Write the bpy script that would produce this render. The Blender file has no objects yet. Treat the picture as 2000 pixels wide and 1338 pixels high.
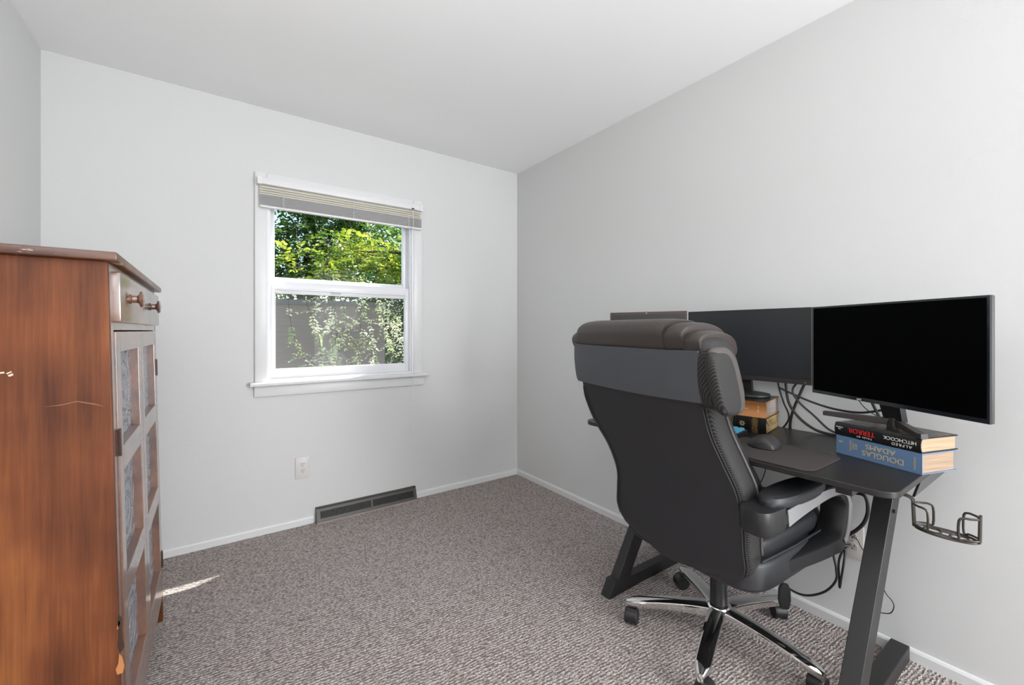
import bpy, bmesh, math, random
from mathutils import Vector, Matrix
random.seed(7)
C = bpy.context.scene.collection
S = bpy.context.scene
PI = math.pi

# ------------------------------------------------------------------ camera, world, lights, exposure
YAW = math.atan(583/829.0)
CAMZ = 1.164
cd = bpy.data.cameras.new('camera'); cam = bpy.data.objects.new('camera', cd); C.objects.link(cam)
cam.location = (0, 0, CAMZ); cam.rotation_euler = (PI/2, 0, -YAW)
cd.sensor_width = 36; cd.lens = 36*829/2000.0; cd.shift_y = -23/2000.0
cd.clip_start = 0.02; cd.clip_end = 200
S.camera = cam
S.view_settings.view_transform = 'Standard'; S.view_settings.look = 'None'
S.view_settings.exposure = 0.04; S.view_settings.gamma = 1.0; S.view_settings.use_curve_mapping = False

w = bpy.data.worlds.new('world'); S.world = w; w.use_nodes = True
nt = w.node_tree; nt.nodes.clear()
wo = nt.nodes.new('ShaderNodeOutputWorld'); bg = nt.nodes.new('ShaderNodeBackground'); sk = nt.nodes.new('ShaderNodeTexSky')
sk.sky_type = 'NISHITA'; sk.sun_disc = False; sk.sun_elevation = math.radians(40); sk.sun_rotation = math.radians(70); sk.altitude = 100
bg.inputs[1].default_value = 0.42
nt.links.new(sk.outputs[0], bg.inputs[0]); nt.links.new(bg.outputs[0], wo.inputs[0])

def light(name, kind, loc, rot, energy, color, **k):
    l = bpy.data.lights.new(name, kind); o = bpy.data.objects.new(name, l); C.objects.link(o)
    o.location = loc; o.rotation_euler = rot; l.energy = energy; l.color = color
    for a, b in k.items(): setattr(l, a, b)
    return o
# sun through the window, travelling (-0.768,-0.346,-1)
sd = Vector((-0.768, -0.346, -1)).normalized()
sun = light('sun', 'SUN', (8, 6, 8), (0, 0, 0), 12.5, (1.0, 0.96, 0.90), angle=math.radians(0.6))
sun.rotation_euler = sd.to_track_quat('-Z', 'Y').to_euler()
# added fill lights: cool panel at the closed rear wall, soft ones above the camera
light('rear_fill', 'AREA', (0.5, -2.33, 1.3), (PI/2, 0, 0), 20, (0.95, 0.975, 1.0), shape='RECTANGLE', size=1.7, size_y=2.0)
light('overhead_fill', 'POINT', (-0.25, 0.30, 1.80), (0, 0, 0), 12, (1.0, 0.985, 0.97), shadow_soft_size=0.30)  # unseen soft fill added to even out the walls, no fixture
light('ceiling_fill', 'AREA', (-0.1, 0.25, 1.75), (PI, 0, 0), 12, (1.0, 0.985, 0.97), shape='DISK', size=0.5)  # added fill aimed upward so the ceiling bounces light
# added fill panel at the rear right, no doorway there; brightens the left side
dl = light('side_fill', 'AREA', (1.72, -1.95, 1.25), (0, 0, 0), 95, (0.93, 0.965, 1.0), shape='RECTANGLE', size=0.75, size_y=1.9)
dl.rotation_euler = Vector((-2.4, 3.4, 0.1)).to_track_quat('-Z', 'Y').to_euler()

# ------------------------------------------------------------------ helpers
_m = {}
def mat(name, col=(.5,.5,.5), rough=.5, metal=0, spec=.5, coat=0, build=None):
    if name in _m: return _m[name]
    m = bpy.data.materials.new(name); m.use_nodes = True
    b = m.node_tree.nodes['Principled BSDF']
    b.inputs['Base Color'].default_value = (*col, 1); b.inputs['Roughness'].default_value = rough
    b.inputs['Metallic'].default_value = metal; b.inputs['Specular IOR Level'].default_value = spec
    b.inputs['Coat Weight'].default_value = coat
    b.inputs['Coat Roughness'].default_value = .28
    if build: build(m.node_tree, b)
    _m[name] = m
    return m
def N(t, kind, **k):
    n = t.nodes.new('ShaderNode'+kind)
    for a, v in k.items():
        if a in n.inputs.keys(): n.inputs[a].default_value = v
        else: setattr(n, a, v)
    return n
def coords(t, scale=(1,1,1), rot=(0,0,0)):
    tc = N(t, 'TexCoord'); mp = N(t, 'Mapping'); mp.inputs['Scale'].default_value = scale; mp.inputs['Rotation'].default_value = rot
    t.links.new(tc.outputs['Object'], mp.inputs[0]); return mp.outputs[0]
def ramp(t, fac, stops):
    r = N(t, 'ValToRGB'); e = r.color_ramp.elements
    while len(e) < len(stops): e.new(0.5)
    for i, (p, c) in enumerate(stops): e[i].position = p; e[i].color = (*c, 1)
    t.links.new(fac, r.inputs[0]); return r.outputs[0]
def bump(t, b, h, strength=.3, dist=.01):
    n = N(t, 'Bump'); n.inputs['Strength'].default_value = strength; n.inputs['Distance'].default_value = dist
    t.links.new(h, n.inputs['Height']); t.links.new(n.outputs[0], b.inputs['Normal']); return n
def noise_bump(scale, strength, dist=.002, detail=3, sc=(1,1,1)):
    def f(t, b):
        n = N(t, 'TexNoise'); n.inputs['Scale'].default_value = scale; n.inputs['Detail'].default_value = detail
        t.links.new(coords(t, sc), n.inputs['Vector']); bump(t, b, n.outputs[0], strength, dist)
    return f

def tag(o, label=None, cat=None, group=None, kind=None):
    if label: o['label'] = label
    if cat: o['category'] = cat
    if group: o['group'] = group
    if kind: o['kind'] = kind
    return o
def thing(name, label, cat, loc=(0,0,0), rz=0, group=None):
    o = bpy.data.objects.new(name, None); C.objects.link(o); o.empty_display_size = .05
    o.location = loc; o.rotation_euler = (0, 0, rz); tag(o, label, cat, group); return o
def link(name, me, m, parent=None, smooth=False):
    o = bpy.data.objects.new(name, me); C.objects.link(o)
    if m: me.materials.append(m)
    if parent: o.parent = parent
    if smooth:
        for p in me.polygons: p.use_smooth = True
        me.set_sharp_from_angle(angle=math.radians(38))
    return o
class MB:
    """collects shapes into one mesh"""
    def __init__(s): s.v = []; s.f = []
    def add(s, vs, fs):
        n = len(s.v); s.v += [tuple(v) for v in vs]; s.f += [tuple(i+n for i in f) for f in fs]; return s
    def box(s, x0, x1, y0, y1, z0, z1, M=None, bev=0):
        if bev:
            bm = bmesh.new(); bmesh.ops.create_cube(bm, size=1)
            for v in bm.verts: v.co = Vector(((x0+x1)/2+v.co.x*(x1-x0), (y0+y1)/2+v.co.y*(y1-y0), (z0+z1)/2+v.co.z*(z1-z0)))
            bmesh.ops.bevel(bm, geom=bm.edges[:], offset=bev, segments=2, affect='EDGES', profile=.5)
            bm.verts.index_update()
            vs = [v.co.copy() for v in bm.verts]; fs = [[v.index for v in f.verts] for f in bm.faces]; bm.free()
        else:
            vs = [Vector((x, y, z)) for x in (x0, x1) for y in (y0, y1) for z in (z0, z1)]
            fs = [(0,1,3,2), (4,6,7,5), (0,4,5,1), (2,3,7,6), (0,2,6,4), (1,5,7,3)]
        if M: vs = [M @ v for v in vs]
        return s.add(vs, fs)
    def rings(s, R, cap=True, closed=False):
        n = len(R[0]); vs = [v for r in R for v in r]; fs = []
        L = len(R)
        for i in range(L if closed else L-1):
            a = i*n; b = ((i+1) % L)*n
            for j in range(n): fs.append((a+j, a+(j+1) % n, b+(j+1) % n, b+j))
        if cap and not closed: fs.append(tuple(reversed(range(n)))); fs.append(tuple((L-1)*n+j for j in range(n)))
        return s.add(vs, fs)
    def tube(s, pts, r, n=8, closed=False, sq=None):
        P = [Vector(p) for p in pts]; R = []
        up = None
        for i, p in enumerate(P):
            if closed: t = (P[(i+1) % len(P)]-P[i-1])
            else: t = P[min(i+1, len(P)-1)]-P[max(i-1, 0)]
            t.normalize()
            if up is None: up = Vector((0,0,1)) if abs(t.z) < .9 else Vector((1,0,0))
            a = t.cross(up).normalized(); up = a.cross(t).normalized()
            rr = r[i] if isinstance(r, (list, tuple)) else r
            R.append([p+(a*math.cos(2*PI*k/n)+up*math.sin(2*PI*k/n))*rr for k in range(n)])
        return s.rings(R, closed=closed)
    def lathe(s, prof, c=(0,0,0), axis='z', n=24, M=None):
        R = []
        for r, h in prof:
            ring = []
            for k in range(n):
                a = 2*PI*k/n; x, y = r*math.cos(a), r*math.sin(a)
                v = Vector((x, y, h)) if axis == 'z' else (Vector((h, x, y)) if axis == 'x' else Vector((y, h, x)))
                v += Vector(c); ring.append(M @ v if M else v)
            R.append(ring)
        return s.rings(R)
    def prism(s, poly, lo, hi, axis='z', M=None):
        def v3(a, b, h): return Vector((a, b, h)) if axis == 'z' else (Vector((a, h, b)) if axis == 'y' else Vector((h, a, b)))
        R = [[v3(a, b, h) for a, b in poly] for h in (lo, hi)]
        if M: R = [[M @ v for v in r] for r in R]
        return s.rings(R)
    def build(s, name, m, parent=None, smooth=False, bevel=0, sub=0):
        me = bpy.data.meshes.new(name); me.from_pydata(s.v, [], s.f)
        bm = bmesh.new(); bm.from_mesh(me); bmesh.ops.recalc_face_normals(bm, faces=bm.faces[:]); bm.to_mesh(me); bm.free()
        o = link(name, me, m, parent, smooth)
        if bevel:
            b = o.modifiers.new('b', 'BEVEL'); b.width = bevel; b.segments = 3; b.limit_method = 'ANGLE'; b.angle_limit = math.radians(35)
        if sub:
            u = o.modifiers.new('s', 'SUBSURF'); u.levels = sub; u.render_levels = sub
        return o
def rrect(x0, x1, y0, y1, r, seg=5):
    out = []
    for cx, cy, a0 in ((x1-r, y1-r, 0), (x0+r, y1-r, 90), (x0+r, y0+r, 180), (x1-r, y0+r, 270)):
        for k in range(seg+1):
            a = math.radians(a0+90*k/seg); out.append((cx+r*math.cos(a), cy+r*math.sin(a)))
    return out
def catmull(P, n=8, closed=False):
    P = [Vector(p) for p in P]; out = []
    L = len(P)
    for i in range(L if closed else L-1):
        g = (lambda j: P[j % L]) if closed else (lambda j: P[max(0, min(L-1, j))])
        a, b, c, d = g(i-1), g(i), g(i+1), g(i+2)
        for k in range(n):
            t = k/n
            out.append(.5*((2*b)+(c-a)*t+(2*a-5*b+4*c-d)*t*t+(3*b-a-3*c+d)*t**3))
    if not closed: out.append(P[-1])
    return out
def lerp(x, X, Y):
    if x <= X[0]: return Y[0]
    for i in range(len(X)-1):
        if x <= X[i+1]:
            t = (x-X[i])/(X[i+1]-X[i]); return Y[i]+(Y[i+1]-Y[i])*t
    return Y[-1]
def smooth_lerp(x, X, Y):
    if x <= X[0]: return Y[0]
    if x >= X[-1]: return Y[-1]
    for i in range(len(X)-1):
        if x <= X[i+1]:
            t = (x-X[i])/(X[i+1]-X[i])
            m0 = (Y[i+1]-Y[max(i-1, 0)])/(X[i+1]-X[max(i-1, 0)]); m1 = (Y[min(i+2, len(Y)-1)]-Y[i])/(X[min(i+2, len(Y)-1)]-X[i])
            h = X[i+1]-X[i]
            return (2*t**3-3*t*t+1)*Y[i]+(t**3-2*t*t+t)*h*m0+(-2*t**3+3*t*t)*Y[i+1]+(t**3-t*t)*h*m1
FW = Vector((math.sin(YAW), math.cos(YAW), 0)); RT = Vector((math.cos(YAW), -math.sin(YAW), 0))
def on(axis, val, x, y):
    """world point where a sight line of the survey meets a plane of the room"""
    v = FW+RT*((x-1000)/829.0)+Vector((0, 0, (646-y)/829.0)); o = Vector((0, 0, CAMZ))
    return o+v*((val-o[axis])/v[axis])
def text(name, s, size, M, m, parent, ext=.0004, sx=1, spacing=1.0):
    cu = bpy.data.curves.new(name, 'FONT'); cu.body = s; cu.size = size; cu.extrude = ext
    cu.align_x = 'CENTER'; cu.align_y = 'CENTER'; cu.space_character = spacing
    t = bpy.data.objects.new('t', cu); C.objects.link(t)
    dg = bpy.context.evaluated_depsgraph_get(); me = bpy.data.meshes.new_from_object(t.evaluated_get(dg))
    bpy.data.objects.remove(t); me.name = name
    me.transform(M @ Matrix.Diagonal((sx, 1, 1, 1)))
    me.materials.clear()
    return link(name, me, m, parent)

# ------------------------------------------------------------------ materials
def b_wall(t, b):
    n = N(t, 'TexNoise'); n.inputs['Scale'].default_value = 160; n.inputs['Detail'].default_value = 3
    n2 = N(t, 'TexNoise'); n2.inputs['Scale'].default_value = 14; n2.inputs['Detail'].default_value = 2
    c = coords(t); t.links.new(c, n.inputs['Vector']); t.links.new(c, n2.inputs['Vector'])
    a = N(t, 'Math', operation='ADD'); t.links.new(n.outputs[0], a.inputs[0]); t.links.new(n2.outputs[0], a.inputs[1])
    bump(t, b, a.outputs[0], .12, .003)
wallm = mat('wall_paint', (.645,.645,.64), .75, spec=.3, build=b_wall)
ceilm = mat('ceiling_paint', (.88,.88,.88), .85, spec=.2, build=b_wall)
trimm = mat('white_trim_paint', (.71,.71,.71), .35)
vinyl = mat('white_vinyl', (.78,.78,.80), .3)
def b_carpet(t, b):
    v = coords(t, rot=(0, 0, math.radians(4.5)))
    wn = N(t, 'TexNoise'); wn.inputs['Scale'].default_value = 26; wn.inputs['Detail'].default_value = 2; t.links.new(v, wn.inputs['Vector'])
    ad = N(t, 'VectorMath', operation='MULTIPLY_ADD'); ad.inputs[1].default_value = (.018,.018,0)
    t.links.new(wn.outputs['Color'], ad.inputs[0]); t.links.new(v, ad.inputs[2])
    wv = N(t, 'TexWave'); wv.wave_type = 'BANDS'; wv.bands_direction = 'Y'; wv.inputs['Scale'].default_value = 26; wv.inputs['Distortion'].default_value = 2.4
    wv.inputs['Detail'].default_value = 2; wv.inputs['Detail Scale'].default_value = 9
    t.links.new(ad.outputs[0], wv.inputs['Vector'])
    mp = N(t, 'Mapping'); mp.inputs['Scale'].default_value = (95, 150, 100); t.links.new(v, mp.inputs[0])
    vo = N(t, 'TexVoronoi'); vo.inputs['Scale'].default_value = 1; t.links.new(mp.outputs[0], vo.inputs['Vector'])
    fn = N(t, 'TexNoise'); fn.inputs['Scale'].default_value = 260; fn.inputs['Detail'].default_value = 2; t.links.new(v, fn.inputs['Vector'])
    # height = loops + ribs
    m1 = N(t, 'Math', operation='MULTIPLY'); m1.inputs[1].default_value = -.7; t.links.new(vo.outputs['Distance'], m1.inputs[0])
    m2 = N(t, 'Math', operation='MULTIPLY_ADD'); m2.inputs[1].default_value = .36; t.links.new(wv.outputs[0], m2.inputs[0]); t.links.new(m1.outputs[0], m2.inputs[2])
    m3 = N(t, 'Math', operation='MULTIPLY_ADD'); m3.inputs[1].default_value = .8; t.links.new(fn.outputs[0], m3.inputs[0]); t.links.new(m2.outputs[0], m3.inputs[2])
    bump(t, b, m3.outputs[0], 1.0, .008)
    col = ramp(t, m3.outputs[0], [(.0, (.25,.205,.185)), (.3, (.50,.44,.415)), (.6, (.84,.78,.75))])
    t.links.new(col, b.inputs['Base Color'])
carpet = mat('loop_carpet', (.3,.25,.23), .95, spec=.1, build=b_carpet)
def b_wood(sx=(9, 9, .7), dark=(.055,.018,.008), mid=(.135,.047,.018), lite=(.24,.095,.035), rough=(.28,.5)):
    def f(t, b):
        n = N(t, 'TexNoise'); n.inputs['Scale'].default_value = 1.0; n.inputs['Detail'].default_value = 6; n.inputs['Roughness'].default_value = .6
        t.links.new(coords(t, sx), n.inputs['Vector'])
        n2 = N(t, 'TexNoise'); n2.inputs['Scale'].default_value = 4.5; n2.inputs['Detail'].default_value = 3; t.links.new(coords(t, (1, 1, .8)), n2.inputs['Vector'])
        g = N(t, 'TexNoise'); g.inputs['Scale'].default_value = 1; g.inputs['Detail'].default_value = 3; t.links.new(coords(t, (sx[0]*22, sx[1]*22, sx[2]*8)), g.inputs['Vector'])
        m = N(t, 'Math', operation='MULTIPLY_ADD'); m.inputs[1].default_value = .55; t.links.new(n.outputs[0], m.inputs[0])
        q = N(t, 'Math', operation='MULTIPLY'); q.inputs[1].default_value = .35; t.links.new(n2.outputs[0], q.inputs[0]); t.links.new(q.outputs[0], m.inputs[2])
        m2 = N(t, 'Math', operation='MULTIPLY_ADD'); m2.inputs[1].default_value = .12; t.links.new(g.outputs[0], m2.inputs[0]); t.links.new(m.outputs[0], m2.inputs[2])
        c = ramp(t, m2.outputs[0], [(.38, dark), (.52, mid), (.66, lite)])
        t.links.new(c, b.inputs['Base Color']); bump(t, b, g.outputs[0], .08, .002)
    return f
wood = mat('stained_wood', rough=.5, spec=.3, coat=0, build=b_wood(dark=(.045,.012,.004), mid=(.15,.043,.013), lite=(.30,.105,.028)))
woodh = mat('stained_wood_rail', rough=.42, spec=.9, coat=1.0, build=b_wood((9, 1.2, 9)))
woodh.node_tree.nodes['Principled BSDF'].inputs['Coat IOR'].default_value = 1.9
woodh.node_tree.nodes['Principled BSDF'].inputs['Coat Roughness'].default_value = .2
def b_top(t, b):
    b_wood((1.2, 9, 9))(t, b)
    old = b.inputs['Base Color'].links[0].from_socket
    n = N(t, 'TexNoise'); n.inputs['Scale'].default_value = 1; n.inputs['Detail'].default_value = 6; n.inputs['Roughness'].default_value = .7
    t.links.new(coords(t, (14, 5, 90)), n.inputs['Vector'])
    r = ramp(t, n.outputs[0], [(.6, (0,0,0)), (.66, (1,1,1))])
    mx = N(t, 'MixRGB'); mx.inputs[2].default_value = (.5,.38,.27,1)
    t.links.new(r, mx.inputs[0]); t.links.new(old, mx.inputs[1]); t.links.new(mx.outputs[0], b.inputs['Base Color'])
woodtop = mat('worn_wood_top', rough=.36, coat=.2, build=b_top)
def b_tin(t, b):
    c = coords(t)
    sp = N(t, 'SeparateXYZ'); t.links.new(c, sp.inputs[0])
    def fr(sock, k, off=0):
        a = N(t, 'Math', operation='MULTIPLY_ADD'); a.inputs[1].default_value = k; a.inputs[2].default_value = off; t.links.new(sock, a.inputs[0])
        q = N(t, 'Math', operation='PINGPONG'); q.inputs[1].default_value = .5; t.links.new(a.outputs[0], q.inputs[0]); return q.outputs[0]
    cb = N(t, 'CombineXYZ'); t.links.new(fr(sp.outputs[1], 6), cb.inputs[0]); t.links.new(fr(sp.outputs[2], 6), cb.inputs[1])
    ln = N(t, 'VectorMath', operation='LENGTH'); t.links.new(cb.outputs[0], ln.inputs[0])
    s1 = N(t, 'Math', operation='MULTIPLY'); s1.inputs[1].default_value = 26; t.links.new(ln.outputs['Value'], s1.inputs[0])
    s2 = N(t, 'Math', operation='SINE'); t.links.new(s1.outputs[0], s2.inputs[0])
    vo = N(t, 'TexVoronoi'); vo.inputs['Scale'].default_value = 110; t.links.new(c, vo.inputs['Vector'])
    m = N(t, 'Math', operation='MULTIPLY_ADD'); m.inputs[1].default_value = .7; t.links.new(s2.outputs[0], m.inputs[0]); t.links.new(vo.outputs['Distance'], m.inputs[2])
    bump(t, b, m.outputs[0], 1.0, .010)
tin = mat('punched_tin', (.42,.42,.45), .42, metal=.75, build=b_tin)
hingem = mat('dark_hinge_metal', (.06,.03,.02), .4, metal=.5)
blackwood = mat('desk_laminate', (.015,.0135,.0125), .38, build=noise_bump(60, .25, .001, 4, (1, .15, 1)))
blackmet = mat('desk_powder_coat', (.016,.015,.015), .42, build=noise_bump(600, .15, .0008))
leather = mat('black_leather', (.018,.0185,.021), .48, spec=.5, build=noise_bump(420, .22, .001))
strapm = mat('charcoal_leather', (.072,.077,.086), .42, spec=.5, build=noise_bump(420, .18, .001))
topleather = mat('brown_black_leather', (.040,.031,.027), .36, spec=.6, build=noise_bump(380, .2, .001))
greytrim = mat('grey_leather', (.075,.066,.061), .5, build=noise_bump(420, .2, .001))
def b_mesh(t, b):
    c = coords(t, rot=(0, 0, 0)); sp = N(t, 'SeparateXYZ'); t.links.new(c, sp.inputs[0])
    def comb(s):
        a = N(t, 'Math', operation='MULTIPLY'); a.inputs[1].default_value = s; t.links.new(sp.outputs[1], a.inputs[0])
        x = N(t, 'Math', operation='ADD'); t.links.new(sp.outputs[0], x.inputs[0]); t.links.new(a.outputs[0], x.inputs[1])
        y = N(t, 'Math', operation='ADD'); t.links.new(x.outputs[0], y.inputs[0]); t.links.new(sp.outputs[2], y.inputs[1])
        k = N(t, 'Math', operation='MULTIPLY'); k.inputs[1].default_value = 950; t.links.new(y.outputs[0], k.inputs[0])
        q = N(t, 'Math', operation='SINE'); t.links.new(k.outputs[0], q.inputs[0]); return q.outputs[0]
    h = comb(.9)
    col = ramp(t, h, [(.2, (.008,.0075,.0075)), (.9, (.05,.045,.041))])
    t.links.new(col, b.inputs['Base Color']); bump(t, b, h, .25, .001)
meshm = mat('woven_side_fabric', (.03,.03,.03), .7, build=b_mesh)
plast = mat('black_plastic', (.012,.012,.0125), .45)
chrome = mat('chrome', (.82,.81,.80), .07, metal=1)
satin = mat('satin_silver', (.55,.55,.56), .3, metal=.8)
screen_gloss = mat('black_screen', (.001,.001,.0012), .5, spec=.02)
screen_matte = mat('matte_grey_screen', (.012,.014,.017), .42, spec=.7)
bezel_gloss = mat('glossy_black_bezel', (.012,.014,.017), .12)
bezel_brown = mat('matte_bezel', (.03,.024,.021), .5)
cablem = mat('cable_rubber', (.012,.011,.010), .5)
wirem = mat('dark_wire_coating', (.03,.024,.018), .4)
almond = mat('almond_plastic', (.50,.47,.44), .4)
whitep = mat('ivory_plastic', (.66,.63,.61), .4)
darkslot = mat('dark_slot', (.02,.015,.012), .6)
ventm = mat('vent_brown_metal', (.062,.058,.05), .45, metal=.2)
ventd = mat('vent_inside', (.006,.006,.005), .8)
padm = mat('mouse_pad_fabric', (.05,.040,.037), .9, build=noise_bump(900, .4, .001))
mousem = mat('mouse_rubber', (.035,.032,.031), .5)
def pages(c1, c2, sc=520):
    def f(t, b):
        n = N(t, 'TexNoise'); n.inputs['Scale'].default_value = 1; n.inputs['Detail'].default_value = 2; t.links.new(coords(t, (6, 6, sc)), n.inputs['Vector'])
        t.links.new(ramp(t, n.outputs[0], [(.35, c1), (.65, c2)]), b.inputs['Base Color'])
    return f
pg_cream = mat('cream_pages', rough=.8, build=pages((.36,.25,.15), (.48,.36,.23)))
pg_tan = mat('tan_pages', rough=.8, build=pages((.28,.19,.12), (.40,.29,.20)))
pg_grey = mat('grey_pages', rough=.8, build=pages((.26,.215,.19), (.34,.295,.265)))
pg_gold = mat('gilt_pages', rough=.5, build=pages((.22,.14,.05), (.45,.32,.14), 160))
cov_black = mat('black_cover', (.012,.012,.012), .3)
def b_topcov(t, b):
    n = N(t, 'TexNoise'); n.inputs['Scale'].default_value = 38; n.inputs['Detail'].default_value = 5; t.links.new(coords(t), n.inputs['Vector'])
    t.links.new(ramp(t, n.outputs[0], [(.5, (.012,.011,.010)), (.62, (.10,.05,.03)), (.72, (.3,.24,.18))]), b.inputs['Base Color'])
cov_art = mat('black_cover_picture', rough=.3, build=b_topcov)
cov_blue = mat('blue_cover', (.12,.20,.34), .4, build=noise_bump(300, .2, .001))
cov_orange = mat('orange_cover', (.50,.205,.062), .42)
cov_bind = mat('black_leather_binding', (.012,.010,.010), .35, build=noise_bump(300, .3, .001))
def b_gilt(t, b):
    vo = N(t, 'TexVoronoi'); vo.inputs['Scale'].default_value = 330; t.links.new(coords(t), vo.inputs['Vector'])
    t.links.new(ramp(t, vo.outputs['Distance'], [(.2, (.42,.30,.13)), (.55, (.10,.06,.02))]), b.inputs['Base Color'])
gilt = mat('gilt_ornament', rough=.35, metal=.4, build=b_gilt)
gold = mat('gold_foil', (.62,.50,.25), .4, metal=.1)
redink = mat('red_foil', (.75,.02,.03), .4)
whiteink = mat('white_ink', (.75,.73,.68), .5)

# ------------------------------------------------------------------ room shell
WX, WY, LX, RY, H = 2.023, 2.804, -0.641, -2.4, 2.44
T = .14
def struct(name, mb, m, **k):
    o = mb.build(name, m, **k); o['kind'] = 'structure'; return o
struct('floor', MB().box(LX-T, WX+T, RY-T, WY+T, -.10, 0), carpet)
struct('ceiling', MB().box(LX-T, WX+T, RY-T, WY+T, H, H+.1), ceilm)
struct('wall_left', MB().box(LX-T, LX, RY-T, WY+T, 0, H), wallm)
struct('wall_right', MB().box(WX, WX+T, RY-T, WY+T, 0, H), wallm)
struct('wall_rear', MB().box(LX, WX, RY-T, RY, 0, H), wallm)
OX0, OX1, OZ0, OZ1 = .250, 1.132, .872, 2.005
bw = MB().box(LX, OX0, WY, WY+T, 0, H).box(OX1, WX, WY, WY+T, 0, H).box(OX0, OX1, WY, WY+T, 0, OZ0).box(OX0, OX1, WY, WY+T, OZ1, H)
struct('wall_back', bw, wallm)
bh = .043
prof = [(0, 0), (.011, 0), (.011, bh-.010), (.007, bh-.002), (.0, bh)]
def base_y(y0, y1, x, s): return MB().prism([(x+s*a, b) for a, b in prof], y0, y1, axis='y')
struct('baseboard_left', base_y(RY, WY-.011, LX, 1), trimm)
struct('baseboard_right', base_y(RY, WY-.011, WX, -1), trimm)
bb = MB(); 
for x0, x1 in ((LX, .497), (1.150, WX)): bb.prism([(WY-a, b) for a, b in prof], x0, x1, axis='x')
struct('baseboard_back', bb, trimm)

# ---- window
wroot = thing('window_1', None, None, (0.69, WY, OZ0)); wroot['kind'] = 'structure'
def wpart(name, mb, m, **k):
    mb.v = [(a-.69, b-WY, c-OZ0) for a, b, c in mb.v]; return mb.build(name, m, wroot, **k)
cas = MB()
cas.box(.190, .250, WY-.017, WY+.001, .87, 2.065, bev=.003).box(1.132, 1.194, WY-.017, WY+.001, .87, 2.065, bev=.003).box(.250, 1.132, WY-.0165, WY+.001, 2.005, 2.065, bev=.003)
wpart('casing', cas, trimm, smooth=True)
j = MB().box(OX0, OX0+.012, WY-.01, WY+T, OZ0, OZ1).box(OX1-.012, OX1, WY-.01, WY+T, OZ0, OZ1).box(OX0+.012, OX1-.012, WY-.01, WY+T, OZ1-.012, OZ1).box(OX0+.012, OX1-.012, WY, WY+T, OZ0, OZ0+.012)
for x0, x1 in ((OX0+.012, OX0+.020), (OX1-.020, OX1-.012)): j.box(x0, x1, WY+.008, WY+.020, OZ0+.012, OZ1-.012).box(x0, x1, WY+.062, WY+.07, OZ0+.012, OZ1-.012)
wpart('jamb', j, vinyl)
wpart('stool', MB().prism([(WY-.050, .853), (WY-.044, .849), (WY+.012, .849), (WY+.012, .872), (WY-.044, .872), (WY-.051, .866)], .166, 1.228, axis='x'), trimm)
wpart('apron', MB().box(.187, 1.207, WY-.015, WY+.001, .787, .849, bev=.003), trimm, smooth=True)
def sash(name, y0, y1, z0, z1, sw, bt, tp):
    x0, x1 = OX0+.014, OX1-.014
    m = MB().box(x0, x0+sw, y0, y1, z0, z1, bev=.002).box(x1-sw, x1, y0, y1, z0, z1, bev=.002).box(x0+sw, x1-sw, y0, y1, z0, z0+bt, bev=.002).box(x0+sw, x1-sw, y0, y1, z1-tp, z1, bev=.002)
    for (a0, a1, c0, c1) in ((x0+sw, x0+sw+.004, z0+bt, z1-tp), (x1-sw-.004, x1-sw, z0+bt, z1-tp), (x0+sw, x1-sw, z0+bt, z0+bt+.004), (x0+sw, x1-sw, z1-tp-.004, z1-tp)):
        m.box(a0, a1, y0+.006, y1-.002, c0, c1)
    wpart(name, m, vinyl, smooth=True)
    return x0+sw, x1-sw, z0+bt, z1-tp
ls = sash('lower_sash', WY+.024, WY+.054, OZ0+.012, 1.456, .030, .052, .068)
us = sash('upper_sash', WY+.070, WY+.096, 1.43, OZ1-.012, .030, .050, .030)
wpart('sash_lift_lip', MB().box(OX0+.05, OX1-.05, WY+.012, WY+.025, 1.404, 1.416, bev=.003), vinyl, smooth=True)
wpart('sash_lock', MB().box(.60, .66, WY+.016, WY+.024, 1.394, 1.402, bev=.001), mat('lock_grey', (.45,.45,.46), .4))
def b_glass(m):
    t = m.node_tree; t.nodes.clear(); o = N(t, 'OutputMaterial'); tr = N(t, 'BsdfTransparent'); gl = N(t, 'BsdfGlossy'); gl.inputs['Roughness'].default_value = .02
    tr.inputs[0].default_value = (.96,.98,.97,1); mx = N(t, 'MixShader'); mx.inputs[0].default_value = .002
    t.links.new(tr.outputs[0], mx.inputs[1]); t.links.new(gl.outputs[0], mx.inputs[2]); t.links.new(mx.outputs[0], o.inputs[0])
glass = bpy.data.materials.new('window_glass'); glass.use_nodes = True; b_glass(glass)
wpart('glass_pane', MB().box(ls[0], ls[1], WY+.038, WY+.041, ls[2], ls[3]), glass)
wpart('glass_pane', MB().box(us[0], us[1], WY+.082, WY+.085, us[2], us[3]), glass)
scr = bpy.data.materials.new('insect_screen'); scr.use_nodes = True
t = scr.node_tree; t.nodes.clear(); o_ = N(t, 'OutputMaterial'); tr = N(t, 'BsdfTransparent'); df = N(t, 'BsdfDiffuse'); df.inputs[0].default_value = (.30,.28,.28,1)
mx = N(t, 'MixShader'); mx.inputs[0].default_value = .15; t.links.new(tr.outputs[0], mx.inputs[1]); t.links.new(df.outputs[0], mx.inputs[2]); t.links.new(mx.outputs[0], o_.inputs[0])
wpart('insect_screen', MB().box(OX0+.03, OX1-.03, WY+.118, WY+.119, OZ0+.012, 1.44), scr)

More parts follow.
